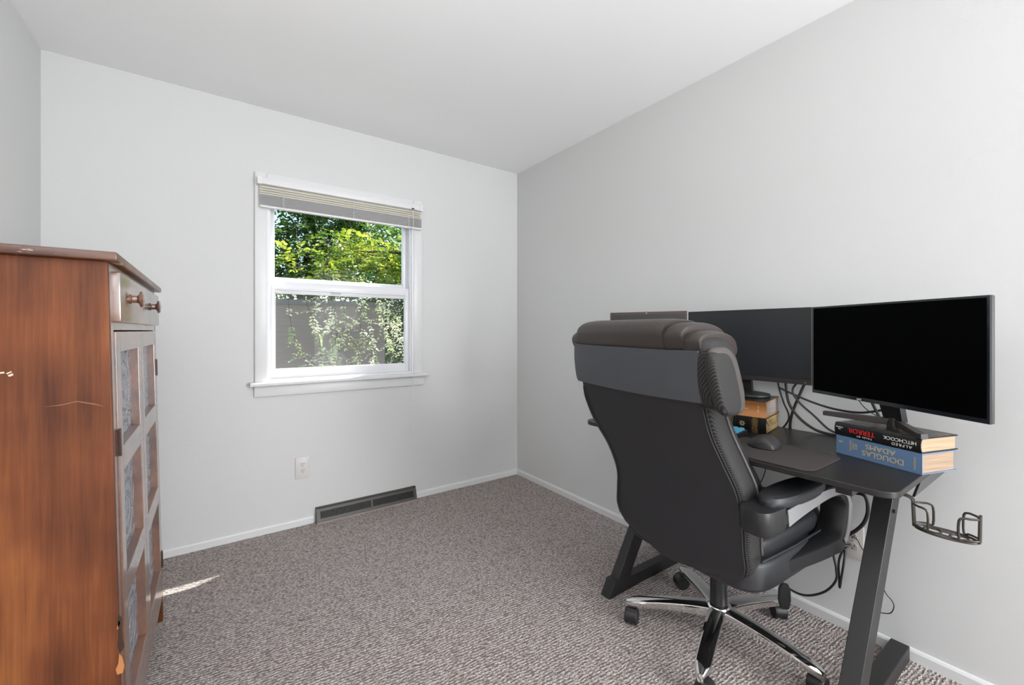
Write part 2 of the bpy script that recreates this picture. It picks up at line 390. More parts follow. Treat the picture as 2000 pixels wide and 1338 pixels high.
# ---- raised mini blind
bl = thing('window_blind', 'raised white mini blind stacked at the top of the window', 'blind', (.70, WY, 1.86))
def bpart(name, mb, m, **k):
    mb.v = [(a-.70, b-WY, c-1.86) for a, b, c in mb.v]; return mb.build(name, m, bl, **k)
def b_slat(t, b):
    tl = N(t, 'BsdfTranslucent'); tl.inputs[0].default_value = (.85,.80,.70,1); mx = N(t, 'MixShader'); mx.inputs[0].default_value = .25
    out = t.nodes['Material Output']; t.links.new(b.outputs[0], mx.inputs[1]); t.links.new(tl.outputs[0], mx.inputs[2]); t.links.new(mx.outputs[0], out.inputs[0])
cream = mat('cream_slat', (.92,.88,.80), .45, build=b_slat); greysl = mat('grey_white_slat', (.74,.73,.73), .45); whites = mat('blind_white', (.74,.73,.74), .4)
bpart('head_rail', MB().box(.205, 1.176, 2.750, 2.786, 1.990, 2.026, bev=.002), whites, smooth=True)
for x0, x1 in ((.200, .222), (1.162, 1.182)): bpart('end_bracket', MB().box(x0, x1, 2.746, 2.7865, 1.986, 2.030, bev=.001), greysl)
def slat(z, tilt, m):
    # thin curved slat
    pts = []
    for k in range(7):
        u = -1+2*k/6; y = 2.768+u*.0125*math.cos(tilt); zz = z+u*.0125*math.sin(tilt)+.0016*(1-u*u); pts.append((y, zz))
    poly = pts+[(a, b-.0007) for a, b in reversed(pts)]
    bpart('slat', MB().prism(poly, .212, 1.178, axis='x'), m)
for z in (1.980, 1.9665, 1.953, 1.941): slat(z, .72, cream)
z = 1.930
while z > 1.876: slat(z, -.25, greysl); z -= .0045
bpart('bottom_rail', MB().box(.212, 1.178, 2.755, 2.781, 1.860, 1.872, bev=.003), whites, smooth=True)
for x in (.330, .72, 1.08):
    mb = MB()
    for s in (2.7535,):
        for q in range(5):
            zz = 1.872+q*.012
            mb.tube([(x-.004, s, zz), (x+.010, s-.003, zz+.006), (x-.006, s-.001, zz+.013)], .0009, 5)
    mb.tube([(x, s, 1.862), (x, s, 1.99)], .0008, 5)
    bpart('ladder_cord', mb, whites)
mb = MB().tube([(1.110, 2.744, 1.99), (1.110, 2.742, 1.7), (1.112, 2.742, 1.0), (1.108, 2.742, .86), (1.110, 2.742, .60), (1.103, 2.742, .47), (1.106, 2.742, .40)], .0014, 6)
bpart('pull_cord', mb, whites)
bpart('cord_cleat', MB().box(1.102, 1.118, 2.742, 2.750, 1.989, 1.996), darkslot)

# ---- wall outlets and vent
def outlet(name, label, cx, cz, wd, ht, axis, val, m, gangs=1, rot=0):
    o = thing(name, label, 'outlet', (cx, val, cz) if axis == 'y' else (val, cx, cz), 0 if axis == 'y' else -PI/2)
    # local: plate in XZ, facing -Y
    MB().box(-wd/2, wd/2, -.006, 0, -ht/2, ht/2, bev=.002).build('cover_plate', m, o, smooth=True)
    for gx in ([0] if gangs == 1 else [-.023, .023]):
        for s in (-1, 1):
            r = MB().prism([(gx+.0165*math.cos(a)*1.0, s*.0195+max(-.0135, min(.0135, .0165*math.sin(a)))) for a in [2*PI*k/24 for k in range(24)]], -.0085, -.005, axis='y').build('receptacle', m, o)
            sl = MB()
            for dx in (-.0065, .0065): sl.box(gx+dx-.0011, gx+dx+.0011, -.0089, -.0080, s*.0195-.001, s*.0195+.008)
            sl.lathe([(.0026, -.0089), (.0026, -.008)], (gx, 0, s*.0195-.0065), axis='y', n=10)
            sl.build('slots', darkslot, r)
        MB().lathe([(.003, -.0075), (.003, -.006)], (gx, 0, 0), axis='y', n=12).build('screw', satin, o)
    return o
outlet('wall_outlet', 'almond duplex outlet on the window wall left of the floor vent', .436, .345, .078, .128, 'y', WY, whitep)
outlet('wall_outlet', 'beige double outlet low on the right wall behind the desk leg', .607, .352, .115, .128, 'x', WX, almond, gangs=2)
vt = thing('wall_vent', 'long dark brown baseboard heating register under the window', 'vent', (.826, WY, 0))
fr = MB()
VX0, VX1, VD, VH = -.318, .318, .045, .088
fr.prism([(-.0, 0), (-VD, 0), (-VD, .006), (-.020, VH-.008), (-.014, VH), (0, VH)], VX0, VX0+.006, axis='x').prism([(-.0, 0), (-VD, 0), (-VD, .006), (-.020, VH-.008), (-.014, VH), (0, VH)], VX1-.006, VX1, axis='x')
fr.box(VX0, VX1, -.018, 0, VH-.008, VH)
def slope(a): return Vector((0, -VD+(VD-.020)*a, .004+(VH-.012)*a))
nrm = Vector((0, -(VH-.012), (VD-.020))).normalized()
def sl_box(mb, x0, x1, a0, a1, th=.003, off=0):
    P = []
    for a in (a0, a1):
        for tt in (off, off-th):
            p = slope(a)+nrm*tt; P.append(p)
    vs = [Vector((x, p.y, p.z)) for x in (x0, x1) for p in P]
    mb.add(vs, [(0,1,3,2), (4,6,7,5), (0,4,5,1), (2,3,7,6), (0,2,6,4), (1,5,7,3)])
sl_box(fr, VX0+.006, VX1-.006, 0, .28); sl_box(fr, VX0+.006, VX1-.006, .80, 1); sl_box(fr, VX0+.006, VX0+.022, .28, .80); sl_box(fr, VX1-.022, VX1-.006, .28, .80); sl_box(fr, .008, .018, .28, .80, off=.002)
fr.build('register_frame', ventm, vt)
n = MB()
sl_box(n, VX0+.02, VX1-.02, .26, .82, .002, -.012); n.build('register_back', ventd, vt)
fins = MB(); k = VX0+.026
while k < VX1-.026:
    if not (.006 < k < .018): sl_box(fins, k, k+.0022, .28, .80, .008, -.001)
    k += .0066
fins.build('fins', ventm, vt)
MB().box(VX0, VX1, -.052, -.046, 0, .010).build('lower_lip', mat('vent_lip', (.30,.26,.24), .5), vt)

# ------------------------------------------------------------------ outdoors
grass = mat('lawn', (.05,.09,.02), .9, build=noise_bump(30, .6, .05))
struct('ground', MB().box(-30, 40, WY+.5, 50, -3.1, -3.0), grass)
hs = thing('neighbour_house', 'flat brown-grey house wall seen through the leaves behind the lower window pane', 'house', (-1.0, 9.5, -3))
hm = mat('house_siding', (.38,.28,.24), .8, build=noise_bump(3, .3, .05, 2, (.3, .3, 8)))
MB().box(-4, 3.5, -2.0, -.9, 0, 4.58).build('wall', hm, hs)
MB().box(-4.05, 3.52, -2.02, -.88, 4.58, 4.66).build('parapet', mat('parapet_grey', (.24,.215,.20), .8), hs)
def leafmat(name, c1, c2, tr=.5):
    m = bpy.data.materials.new(name); m.use_nodes = True; t = m.node_tree; b = t.nodes['Principled BSDF']; out = t.nodes['Material Output']
    oi = N(t, 'TexNoise'); oi.inputs['Scale'].default_value = 4.0; t.links.new(coords(t), oi.inputs['Vector'])
    c = ramp(t, oi.outputs[0], [(.38, c1), (.62, c2)])
    t.links.new(c, b.inputs['Base Color']); b.inputs['Roughness'].default_value = .4
    tl = N(t, 'BsdfTranslucent'); t.links.new(c, tl.inputs[0]); mx = N(t, 'MixShader'); mx.inputs[0].default_value = tr
    t.links.new(b.outputs[0], mx.inputs[1]); t.links.new(tl.outputs[0], mx.inputs[2]); t.links.new(mx.outputs[0], out.inputs[0]); return m
lm_near = leafmat('near_leaves', (.06,.15,.012), (.46,.50,.06), .5)
lm_far = leafmat('far_leaves', (.045,.12,.015), (.16,.28,.035), .4)
barkm = mat('bark', (.035,.026,.02), .9, build=noise_bump(20, .8, .02))
def leaf_sprays(mb, p, d, L, size, n):
    """a drooping twig with paired leaflets along it"""
    d = d.normalized(); side = d.cross(Vector((0, 0, 1)));
    if side.length < .1: side = Vector((1, 0, 0))
    side.normalize(); up = side.cross(d)
    for i in range(n):
        q = p+d*(L*i/n)+Vector((0, 0, -L*.35*(i/n)**2))
        for s in (-1, 1):
            a = (side*s*random.uniform(.6, 1)+d*random.uniform(.3, .8)+up*random.uniform(-.5, .4)).normalized()
            bN = a.cross(up+side*random.uniform(-.6, .6)).normalized(); ll = size*random.uniform(.7, 1.25); ww = ll*.24
            mb.add([q, q+a*ll*.35+bN*ww, q+a*ll*.75+bN*ww*.8, q+a*ll-Vector((0,0,ll*.15)), q+a*ll*.75-bN*ww*.8, q+a*ll*.35-bN*ww], [(0,1,2,3,4,5)])
def tree(name, label, base, trunk_h, r, limbs, lm, size, nspray, spread, grp=None):
    o = thing(name, label, 'tree', base, 0, grp)
    tr = MB(); B = Vector(base)
    tr.tube(catmull([(0, 0, 0), (.1, .05, trunk_h*.5), (0, 0, trunk_h)], 5), [r*(1-.4*i/10) for i in range(11)], 8)
    fo = MB(); tips = []
    for (x, y, z, th) in limbs:
        e = Vector((x, y, z))-B; s = Vector((0, 0, trunk_h if trunk_h == 5.0 else min(trunk_h, max(1.0, e.z-1.2)*.8+.3)))
        path = catmull([s, s.lerp(e, .4)+Vector((random.uniform(-.2,.2), random.uniform(-.2,.2), .25)), e], 6)
        tr.tube(path, [th*(1-.75*i/(len(path)-1)) for i in range(len(path))], 6)
        tips.append((path, e))
    for path, e in tips:
        for k in range(nspray):
            a = path[int(len(path)*random.uniform(.55, 1))-1]
            g = Vector((random.gauss(0, spread), random.gauss(0, spread), random.gauss(0, spread*.55)))
            q = a+g
            dd = Vector((random.gauss(0, 1), random.gauss(0, 1), random.gauss(-.25, .45)))
            leaf_sprays(fo, q, dd, size*4.5, size, 6)
    tr.build('trunk', barkm, o, smooth=True)
    f = fo.build('foliage', lm, o); f['kind'] = 'stuff'
    return o
tree('leafy_tree', 'bright green feathery tree with branches close outside the window', (3.4, 7.0, -3), 5.0, .12,
     [(.9, 5.6, 2.05, .04), (1.5, 5.4, 2.15, .04), (2.2, 5.6, 2.05, .04), (1.2, 6.0, 2.35, .03), (1.9, 6.2, 2.0, .03), (.7, 5.2, 1.85, .03)], lm_near, .062, 85, .22)
tree('leafy_tree', 'dark green shaded tree with a forked trunk at the upper left of the window view', (1.9, 11.2, -3), 5.2, .13,
     [(1.3, 10.3, 3.4, .10), (1.9, 10.2, 4.4, .09), (2.6, 10, 3.9, .08), (1.6, 10, 5.0, .08), (3.3, 10, 4.2, .08), (2.2, 9.8, 3.0, .07), (3.9, 9.9, 3.2, .07), (4.4, 10.2, 2.4, .07), (1.0, 10.2, 2.8, .06)], lm_far, .10, 190, .48)
tree('leafy_tree', 'dense dark tree filling the right edge of the window view', (5.2, 12, -3), 4.5, .2,
     [(4.0, 11, 1.0, .08), (4.6, 11, 2.0, .08), (4.4, 11, 3.2, .08), (5.4, 11.5, 4.3, .08), (4.2, 11, -.2, .08), (5.0, 11, .2, .06), (3.6, 11.5, 4.6, .05), (4.4, 11, .6, .05), (4.8, 11.2, 1.4, .05), (4.1, 10.8, 1.6, .05), (4.0, 10.8, .2, .05)], lm_far, .11, 200, .55)
# leafy twigs hanging in front of the neighbour's wall
hv = thing('hanging_branch', 'thin drooping branches of pale leaves in front of the brown wall', 'branch', (1.3, 4.6, 2.2))
tw = MB(); lf = MB(); B = Vector((1.3, 4.6, 2.2))
for (x, y, z0, z1) in ((.72, 4.5, 1.5, .8), (.95, 4.7, 1.55, 1.0), (1.35, 4.8, 1.5, .62), (1.6, 4.9, 1.55, 1.0), (.62, 4.6, 1.2, .55), (1.15, 4.7, 1.25, .65), (1.75, 5.0, 1.6, .8), (.85, 4.6, 1.5, .9), (1.25, 4.6, 1.3, .7), (1.5, 4.7, 1.4, .65), (1.05, 4.6, 1.0, .5)):
    P = catmull([Vector((x-.25, y+.15, 2.9)), Vector((x-.08, y+.05, (z0+2.9)/2)), Vector((x, y, z0)), Vector((x+.12, y, (z0+z1)/2)), Vector((x+.16, y+.05, z1))], 8)
    tw.tube([p-B for p in P], .002, 5)
    for i, p in enumerate(P[14:]):
        if random.random() < .92: leaf_sprays(lf, p-B, Vector((random.gauss(0, 1), random.gauss(0, .6), random.gauss(-.6, .4))), .15, .036, 5)
tw.build('twig', barkm, hv); lf.build('foliage', leafmat('pale_leaves', (.42,.50,.20), (.85,.86,.62), .4), hv)['kind'] = 'stuff'

# ------------------------------------------------------------------ wooden cupboard
CX1, CY0, CY1, CH = -.196, 1.305, 2.225, 1.338
CX0 = -.630
cab = thing('wooden_cupboard', 'tall reddish-brown wooden cupboard with two drawers and punched tin door panels', 'cupboard', (CX0, 1.765, 0))
def cpart(name, mb, m, parent=None, **k):
    # cupboard leans back a little: the front foot line stands further out than the top
    out = []
    for a, b, c in mb.v:
        if a > -.5: a = a+(1-c/CH)*.030
        out.append((a-CX0, b-1.765, c))
    mb.v = out
    return mb.build(name, m, parent or cab, **k)
cpart('side_panel', MB().box(CX0, CX1, CY0, CY0+.018, .10, CH-.018, bev=.0015), wood)
cpart('side_panel', MB().box(CX0, CX1, CY1-.018, CY1, .10, CH-.018), wood)
cpart('back_panel', MB().box(CX0, CX0+.01, CY0+.02, CY1-.02, .10, CH-.018), wood)
cpart('bottom_panel', MB().box(CX0+.01, CX1-.02, CY0+.02, CY1-.02, .10, .118), wood)
cpart('cupboard_top', MB().box(CX0-.004, CX1+.020, CY0-.022, CY1+.030, CH-.018, CH+.002, bev=.004), woodtop, smooth=True)
ff = MB()
Z = dict(top=CH-.018, dr1=1.300, dr0=1.188, dt=1.165, db=.115)
FX = (CX1-.020, CX1)
SW = .050
ff.box(*FX, CY0+.0185, CY0+SW, .10, Z['top']).box(*FX, CY1-SW, CY1-.0185, .10, Z['top'])
ff.box(*FX, CY0+SW, CY1-SW, Z['dr1'], Z['top']).box(*FX, CY0+SW, CY1-SW, Z['dt'], Z['dr0']).box(*FX, CY0+SW, CY1-SW, .10, Z['db'])
mid = (CY0+CY1)/2
cpart('face_frame', ff, woodh, bevel=.0015)
for (yy0, yy1) in ((CY0, CY0+.05), (CY1-.05, CY1)):
    for (xx0, xx1) in ((CX0, CX0+.045), (CX1-.045, CX1)):
        t_ = MB(); R = []
        for zz, s in ((0, .62), (.10, 1.0)):
            xm = xx0 if xx0 == CX0 else xx1; ym = yy0 if yy0 == CY0 else yy1
            R.append([Vector((xm+(xx-xm)*s, ym+(yy-ym)*s, zz)) for xx, yy in ((xx0, yy0), (xx1, yy0), (xx1, yy1), (xx0, yy1))])
        t_.rings(R); cpart('leg', t_, wood)
def knob(parent, y, z, x, r=.0195, L=.029):
    p = [(r*.62, 0), (r*.66, L*.12), (r*.5, L*.2), (r*.48, L*.5), (r*.62, L*.62), (r*1.05, L*.72), (r*1.12, L*.82), (r*.95, L*.95), (r*.4, L*1.02), (.001, L*1.03)]
    cpart('knob', MB().lathe(p, (x, y, z), axis='x', n=24), woodh, parent, smooth=True)
dr = cpart('drawer', MB().box(CX1-.018, CX1+.016, CY0+SW-.012, CY1-SW+.012, Z['dr0']-.004, Z['dr1']+.002, bev=.004), woodh, smooth=True)
knob(dr, 1.475, 1.246, CX1+.016); knob(dr, 1.90, 1.246, CX1+.016)
tins = [(1.112, .880), (.820, .562), (.500, .235)]
for i, (d0, d1) in enumerate(((CY0+SW+.002, mid-.0015), (mid+.0015, CY1-SW-.002))):
    m = MB(); st = .052
    a, b = CX1-.020, CX1+.004
    m.box(a, b, d0, d0+st, Z['db']+.002, Z['dt']-.003).box(a, b, d1-st, d1, Z['db']+.002, Z['dt']-.003)
    zz = [Z['dt']-.003]+[q for t_ in tins for q in t_]+[Z['db']+.002]
    for k in range(0, len(zz), 2): m.box(a, b, d0+st, d1-st, zz[k+1], zz[k])
    dd = cpart('door', m, woodh, bevel=.0015)
    for (t1, t0) in tins:
        cpart('tin_panel', MB().box(a+.001, a+.003, d0+st-.003, d1-st+.003, t0-.003, t1+.003), tin, dd)
    ye = d0 if i == 0 else d1; s = -1 if i == 0 else 1
    for hz in (1.02, .26) if i == 1 else (.90, .26):
        cpart('hinge', MB().box(CX1+.002, CX1+.008, ye-.006, ye+.006, hz-.032, hz+.032, bev=.001).box(CX1-.001, CX1+.003, ye-.020 if s < 0 else ye-.004, ye+.004 if s < 0 else ye+.020, hz-.028, hz+.028), hingem, dd)

def chip(name, px_, m, yy=CY0-.0004):
    # flake marks in the finish of the side facing the room entrance
    pts = [on(1, CY0, a, b) for a, b in px_]
    q = MB().prism([(p.x-CX0, p.z) for p in pts], yy-1.765, yy+.0006-1.765, axis='y'); o = q.build(name, m, cab); return o
raw = mat('raw_wood_chip', (.42,.17,.055), .8); gou = mat('dark_gouge', (.03,.012,.006), .8); bare = mat('bare_chip', (.62,.50,.40), .7)
chip('gouge', [(232,1200), (238,1206), (240,1250), (243,1262), (236,1275), (229,1262), (233,1235), (229,1215)], gou)
chip('chipped_patch', [(233,1276), (239,1284), (243,1300), (240,1314), (229,1318), (226,1308), (231,1296)], raw)
chip('chipped_patch', [(232,1212), (235,1216), (231,1228), (228,1230)], raw)
chip('scratch', [(0,727), (8,726), (9,729), (0,730)], bare); chip('scratch', [(15,733), (25,729), (26,733), (18,736)], bare); chip('scratch', [(12,729), (22,725), (23,727), (14,731)], bare)
chip('scratch', [(85,795), (120,790), (150,783), (185,788), (205,794), (180,790), (150,785), (120,792)], mat('faint_scratch', (.20,.075,.028), .5))

# ------------------------------------------------------------------ desk
DZ = .75; DX0, DX1, DY0, DY1 = 1.405, 1.998, .318, 1.420
desk = thing('computer_desk', 'black computer desk with slanted metal legs against the right wall', 'desk', (1.71, .87, 0))
def dpart(name, mb, m, parent=None, **k):
    mb.v = [(a-1.71, b-.87, c) for a, b, c in mb.v]; return mb.build(name, m, parent or desk, **k)
dpart('desktop', MB().prism(rrect(DX0, DX1, DY0, DY1, .045, 8), DZ-.017, DZ), blackwood, smooth=True, bevel=.002)
for (y0, y1) in ((.418, .468), (1.262, 1.305)):
    dpart('leg', MB().prism([(1.418, .002), (1.505, .002), (1.975, .732), (1.890, .732)], y0, y1, axis='y'), blackmet, bevel=.002)
    dpart('foot', MB().prism([(1.402, .0), (2.008, .0), (2.008, .052), (1.450, .052)], y0-.001, y1+.001, axis='y'), blackmet, bevel=.003)
    dpart('foot_cap', MB().prism([(1.398, 0), (1.505, 0), (1.548, .066), (1.436, .066)], y0-.003, y1+.003, axis='y'), blackmet, bevel=.002)
    dpart('top_arm', MB().box(1.46, 1.98, y0+.005, y1-.005, .700, .732), blackmet, bevel=.002)
dpart('side_bracket', MB().prism([(1.600, .700), (1.672, .733), (2.0, .733), (2.0, .700)], .322, .328, axis='y'), mat('gloss_black_metal', (.02,.018,.017), .15))
dpart('rear_beam', MB().box(1.965, 1.985, .46, 1.27, .66, .72), blackmet, bevel=.002)
dpart('front_beam', MB().box(1.62, 1.66, .46, 1.27, .70, .732), blackmet, bevel=.002)
for yy in (.424,): dpart('bolt', MB().lathe([(.006, -.006), (.006, .0)], (1.815, yy-.006, .575), axis='y', n=12), plast)

# cup holder of bent wire hooked under the right end
cup = thing('wire_cup_holder', 'small bent-wire cup holder hooked under the right end of the desk', 'cup holder', (1.50, .245, .655))
def wire(pts, closed=False, r=.0028, name='wire'):
    return MB().tube(pts, r, 8, closed)
A, Bq = .031, .056
def el(a, z, k=1.0): return (A*k*math.cos(a), Bq*k*math.sin(a), z)
wi = MB().tube([el(2*PI*k/32, 0) for k in range(32)], .0028, 8, True)
wi.tube([(.016*math.cos(2*PI*k/20), -.024+.016*math.sin(2*PI*k/20), 0) for k in range(20)], .0024, 8, True)
wi.tube([(.016*math.cos(2*PI*k/20), .024+.016*math.sin(2*PI*k/20), 0) for k in range(20)], .0024, 8, True)
wi.tube([(.014, -.03, 0), (.014, .03, 0)], .0024, 6).tube([(-.014, -.03, 0), (-.014, .03, 0)], .0024, 6)
wi.build('base_ring', wirem, cup, smooth=True)
for s in (1, -1):
    a0, a1 = PI/2*s-math.radians(62), PI/2*s+math.radians(62)
    top = [el(a0+(a1-a0)*k/12, .058, 1.05) for k in range(13)]; bot = [el(a1+(a0-a1)*k/12, .006, 1.05) for k in range(13)]
    loop = [Vector(p) for p in [(top[0][0], top[0][1], .006)]+[(top[0][0], top[0][1], .05)]+top[1:-1]+[(top[-1][0], top[-1][1], .05), (top[-1][0], top[-1][1], .006)]+bot[1:-1]]
    lp = catmull(loop, 3, True)
    MB().tube(lp, .0027, 8, True).build('side_loop', wirem, cup, smooth=True)
hk = MB()
for dx in (-.006, .006):
    hk.tube(catmull([(dx, Bq+.002, 0), (dx, Bq+.004, .05), (dx, Bq+.006, .068), (dx, Bq+.020, .074), (dx, Bq+.05, .074)], 5), .0028, 8)
hk.tube([( -.006, Bq+.05, .074), (.006, Bq+.05, .074)], .0028, 8)
hk.build('hook', wirem, cup, smooth=True)
hk2 = MB()
for dx in (-.006, .006): hk2.tube([(dx, -Bq-.002, 0), (dx, -Bq-.003, .066)], .0028, 8)
hk2.build('end_post', wirem, cup, smooth=True)

# desk pad, mouse, keyboard
pad = thing('desk_pad', 'large dark brown fabric mouse pad lying on the desk front', 'mouse pad', (1.56, .86, DZ))
MB().prism(rrect(-.138, .125, -.352, .25, .045, 6), 0, .003).build('pad_sheet', padm, pad, smooth=True, bevel=.001)
PZ = DZ+.003
ms = thing('computer_mouse', 'black sculpted computer mouse with a thumb wing on the desk pad', 'mouse', (1.606, .712, PZ), math.radians(12))
R = []
for i in range(9):
    u = i/8; x = -.055+.115*u
    hgt = .010+.034*math.sin(PI*min(1, u*.9+.12))**.8
    wl = .030+.012*math.sin(PI*u)**.7
    ring = []
    for k in range(16):
        a = 2*PI*k/16; yy = math.cos(a)*wl; zz = .002+max(0, math.sin(a))*hgt
        if math.cos(a) > .55: yy += .020*math.sin(PI*u)*(1-max(0, math.sin(a)))
        ring.append(Vector((x, yy, zz)))
    R.append(ring)
R = [[Vector((v.x, v.y*.35, .002+(v.z-.002)*.45)) for v in R[0]]]+R+[[Vector((v.x+.002, v.y*.4, .002+(v.z-.002)*.4)) for v in R[-1]]]
MB().rings(R).build('shell', mousem, ms, smooth=True, sub=1)
MB().box(.012, .050, -.0015, .0015, .028, .0375).build('button_seam', darkslot, ms)
kb = thing('keyboard', 'black keyboard with blue-lit keys half hidden behind the chair', 'keyboard', (1.64, .970, PZ), math.radians(2))
MB().prism([(-.075, 0), (.075, 0), (.075, .022), (-.075, .012)], -.142, .142, axis='y').build('case', plast, kb, bevel=.003)
keym = mat('blue_lit_keys', (.03,.10,.14), .35)
kbn = keym.node_tree.nodes['Principled BSDF']; kbn.inputs['Emission Color'].default_value = (.08,.42,.6,1); kbn.inputs['Emission Strength'].default_value = .45
for r_ in range(6):
    for c_ in range(12):
        x = -.064+r_*.0235; y = -.1255+c_*.0228; z0 = .0125+(x+.075)*.066
        if True:
            MB().rings([[Vector((x+a*.0095, y+b*.0095, z0)) for a, b in ((-1,-1), (1,-1), (1,1), (-1,1))], [Vector((x+a*.0072, y+b*.0072, z0+.008)) for a, b in ((-1,-1), (1,-1), (1,1), (-1,1))]]).build('key', keym, kb)

# ------------------------------------------------------------------ books
def mat_axis(org, ux, uz):
    """letters run along ux, their tops towards uz"""
    ux = Vector(ux).normalized(); uz = Vector(uz).normalized(); n = ux.cross(uz)
    return Matrix.Translation(org) @ Matrix((ux, uz, n)).transposed().to_4x4()
def book(name, label, loc, rz, L, D, Hh, cover, pgm, spine='round', topm=None, grp=None):
    """local: spine on the -x side running along +y, lying flat; origin at near spine corner"""
    o = thing(name, label, 'book', loc, rz, grp)
    t = .0028; e = .003
    def spx(u): # outward bulge of spine
        if spine == 'round': return -.006*math.sin(PI*u)**.8
        if spine == 'hollow': return .016*math.sin(PI*u)
        return 0
    c = MB()
    n = 12
    outer = [(spx(k/n), Hh*k/n) for k in range(n+1)]
    inner = [(spx(k/n)+t, t+(Hh-2*t)*k/n) for k in range(n+1)]
    poly = [(D, 0)]+outer+[(D, Hh), (D, Hh-t)]+list(reversed(inner))+[(D, t)]
    # build as strips so the C section stays clean
    P0 = [(D, 0)]+outer+[(D, Hh)]; P1 = [(D, t)]+inner+[(D, Hh-t)]
    for i in range(len(P0)-1):
        q = [P0[i], P0[i+1], P1[i+1], P1[i]]
        c.prism(q, 0, L, axis='y')
    c.build('cover', cover, o)
    MB().prism([(inner[k][0]+.0005, inner[k][1]+(.0002 if k == 0 else (-.0002 if k == n else 0))) for k in range(n+1)][::1]+[(D-.007, Hh-t-.0002), (D-.009, Hh/2), (D-.007, t+.0002)], e, L-e, axis='y').build('page_block', pgm, o)
    if topm: MB().box(.004, D, .001, L-.001, Hh, Hh+.0006).build('cover_picture', topm, o)
    return o
SPx = lambda y, z, off=-.0067: Vector((off, y, z))
ang = math.atan2(.548-.319, 1.738-1.662)-PI/2
G = None
bk = book('thick_book', 'thick blue hardback with gold lettering, lower of the pair under the right monitor', (1.662, .319, DZ), ang, .241, .150, .060, cov_blue, pg_tan, 'flat')
def T_(parent, s, yc, zc, size, m, sx=1, off=-.0006, name='lettering', spc=1.0, rot=0):
    # viewer sees -x face, +y to the left; the writing is upside down: runs towards +y with letter tops pointing down
    M = mat_axis(Vector((off, yc, zc)), (0, 1, 0), (0, 0, -1)) if rot == 0 else mat_axis(Vector((off, yc, zc)), (0, 0, 1) if rot == 1 else (0, 0, -1), (0, 1, 0) if rot == 1 else (0, -1, 0))
    return text(name, s, size, M, m, parent, sx=sx, spacing=spc)
T_(bk, 'DOUGLAS', .102, .022, .024, gold, 1.05)
T_(bk, 'ADAMS', .108, .044, .022, gold, 1.15)
T_(bk, "THE HITCH\nHIKER'S\nGUIDE", .186, .034, .0085, gold, .8, rot=1)
T_(bk, 'HARMONY', .017, .028, .0075, gold, 1.0, rot=1)
T_(bk, 'mc', .226, .040, .011, gold, 1.1)
b2 = book('thick_book', 'black hardback with red and white lettering on its spine, resting on the blue book', (1.665, .320, DZ+.0605), ang, .243, .158, .043, cov_black, pg_cream, 'round', cov_art)
def TR(parent, s, yc, zc, size, m, **k): return T_(parent, s, yc, zc, size, m, off=-.0072+(abs(zc-.0215)*.15), **k)
TR(b2, 'HITCHCOCK', .052, .0265, .0145, whiteink, sx=1.0)
TR(b2, 'ALFRED', .047, .0125, .0115, whiteink, sx=1.05, spc=1.35)
TR(b2, 'TERROR', .158, .0255, .021, redink, sx=1.0)
TR(b2, 'TALES OF', .150, .0100, .0075, whiteink, sx=1.0, spc=1.5)
TR(b2, 'The\nPublishing', .226, .026, .0055, whiteink, sx=1.0)
a2 = math.radians(10)
b3 = book('thick_book', 'black leather-bound book with gold bands, bottom of the stack under the middle monitor', (1.802, .800, DZ), a2, .235, .195, .064, cov_bind, pg_gold, 'round')
for (y0, y1) in ((.030, .052), (.122, .144)):
    n = 10; strip = MB()
    for k in range(n):
        u0, u1 = k/n, (k+1)/n
        q = [(-.006*math.sin(PI*u0)**.8-.0008, .064*u0), (-.006*math.sin(PI*u1)**.8-.0008, .064*u1), (-.006*math.sin(PI*u1)**.8+.0004, .064*u1), (-.006*math.sin(PI*u0)**.8+.0004, .064*u0)]
        strip.prism(q, y0, y1, axis='y')
    strip.build('gilt_band', gilt, b3)
for yy in (.060, .114, .152):
    rb = MB().tube([(-.006*math.sin(PI*k/10)**.8-.001, yy, .064*k/10) for k in range(11)], .0028, 6); rb.build('raised_band', cov_bind, b3, smooth=True)
star = MB()
for k in range(8):
    a = 2*PI*k/8; c0 = Vector((-.0072, .087, .034)); d_ = Vector((0, math.cos(a), math.sin(a))); p_ = Vector((0, -math.sin(a), math.cos(a)))
    star.add([c0+d_*.002, c0+d_*.008+p_*.0022, c0+d_*.012, c0+d_*.008-p_*.0022], [(0,1,2,3)])
star.build('gilt_star', gold, b3)
T_(b3, 'PLATO', .200, .052, .010, gold, off=-.0066, rot=1)
MB().tube([(.006, -.0005, .058), (.020, -.001, .045), (.045, -.0012, .028)], .0022, 5).build('ribbon', mat('pink_ribbon', (.7,.5,.38), .5), b3)
b4 = book('thick_book', 'orange-spined hardback with small white lettering, carrying the middle monitor', (1.797, .801, DZ+.0645), a2, .240, .215, .063, cov_orange, pg_grey, 'hollow')
text('lettering', 'Tales In Theory', .0095, mat_axis(Vector((.0138, .098, .030)), (0, -1, 0), (0, 0, 1)), whiteink, b4)
M = mat_axis(Vector((.0125, .030, .031)), (0, 0, -1), (0, 1, 0)); text('lettering', 'Cram Reed', .009, M, whiteink, b4)
MB().box(.003, .215, .001, .239, .063, .0645).build('black_board', cov_black, b4)

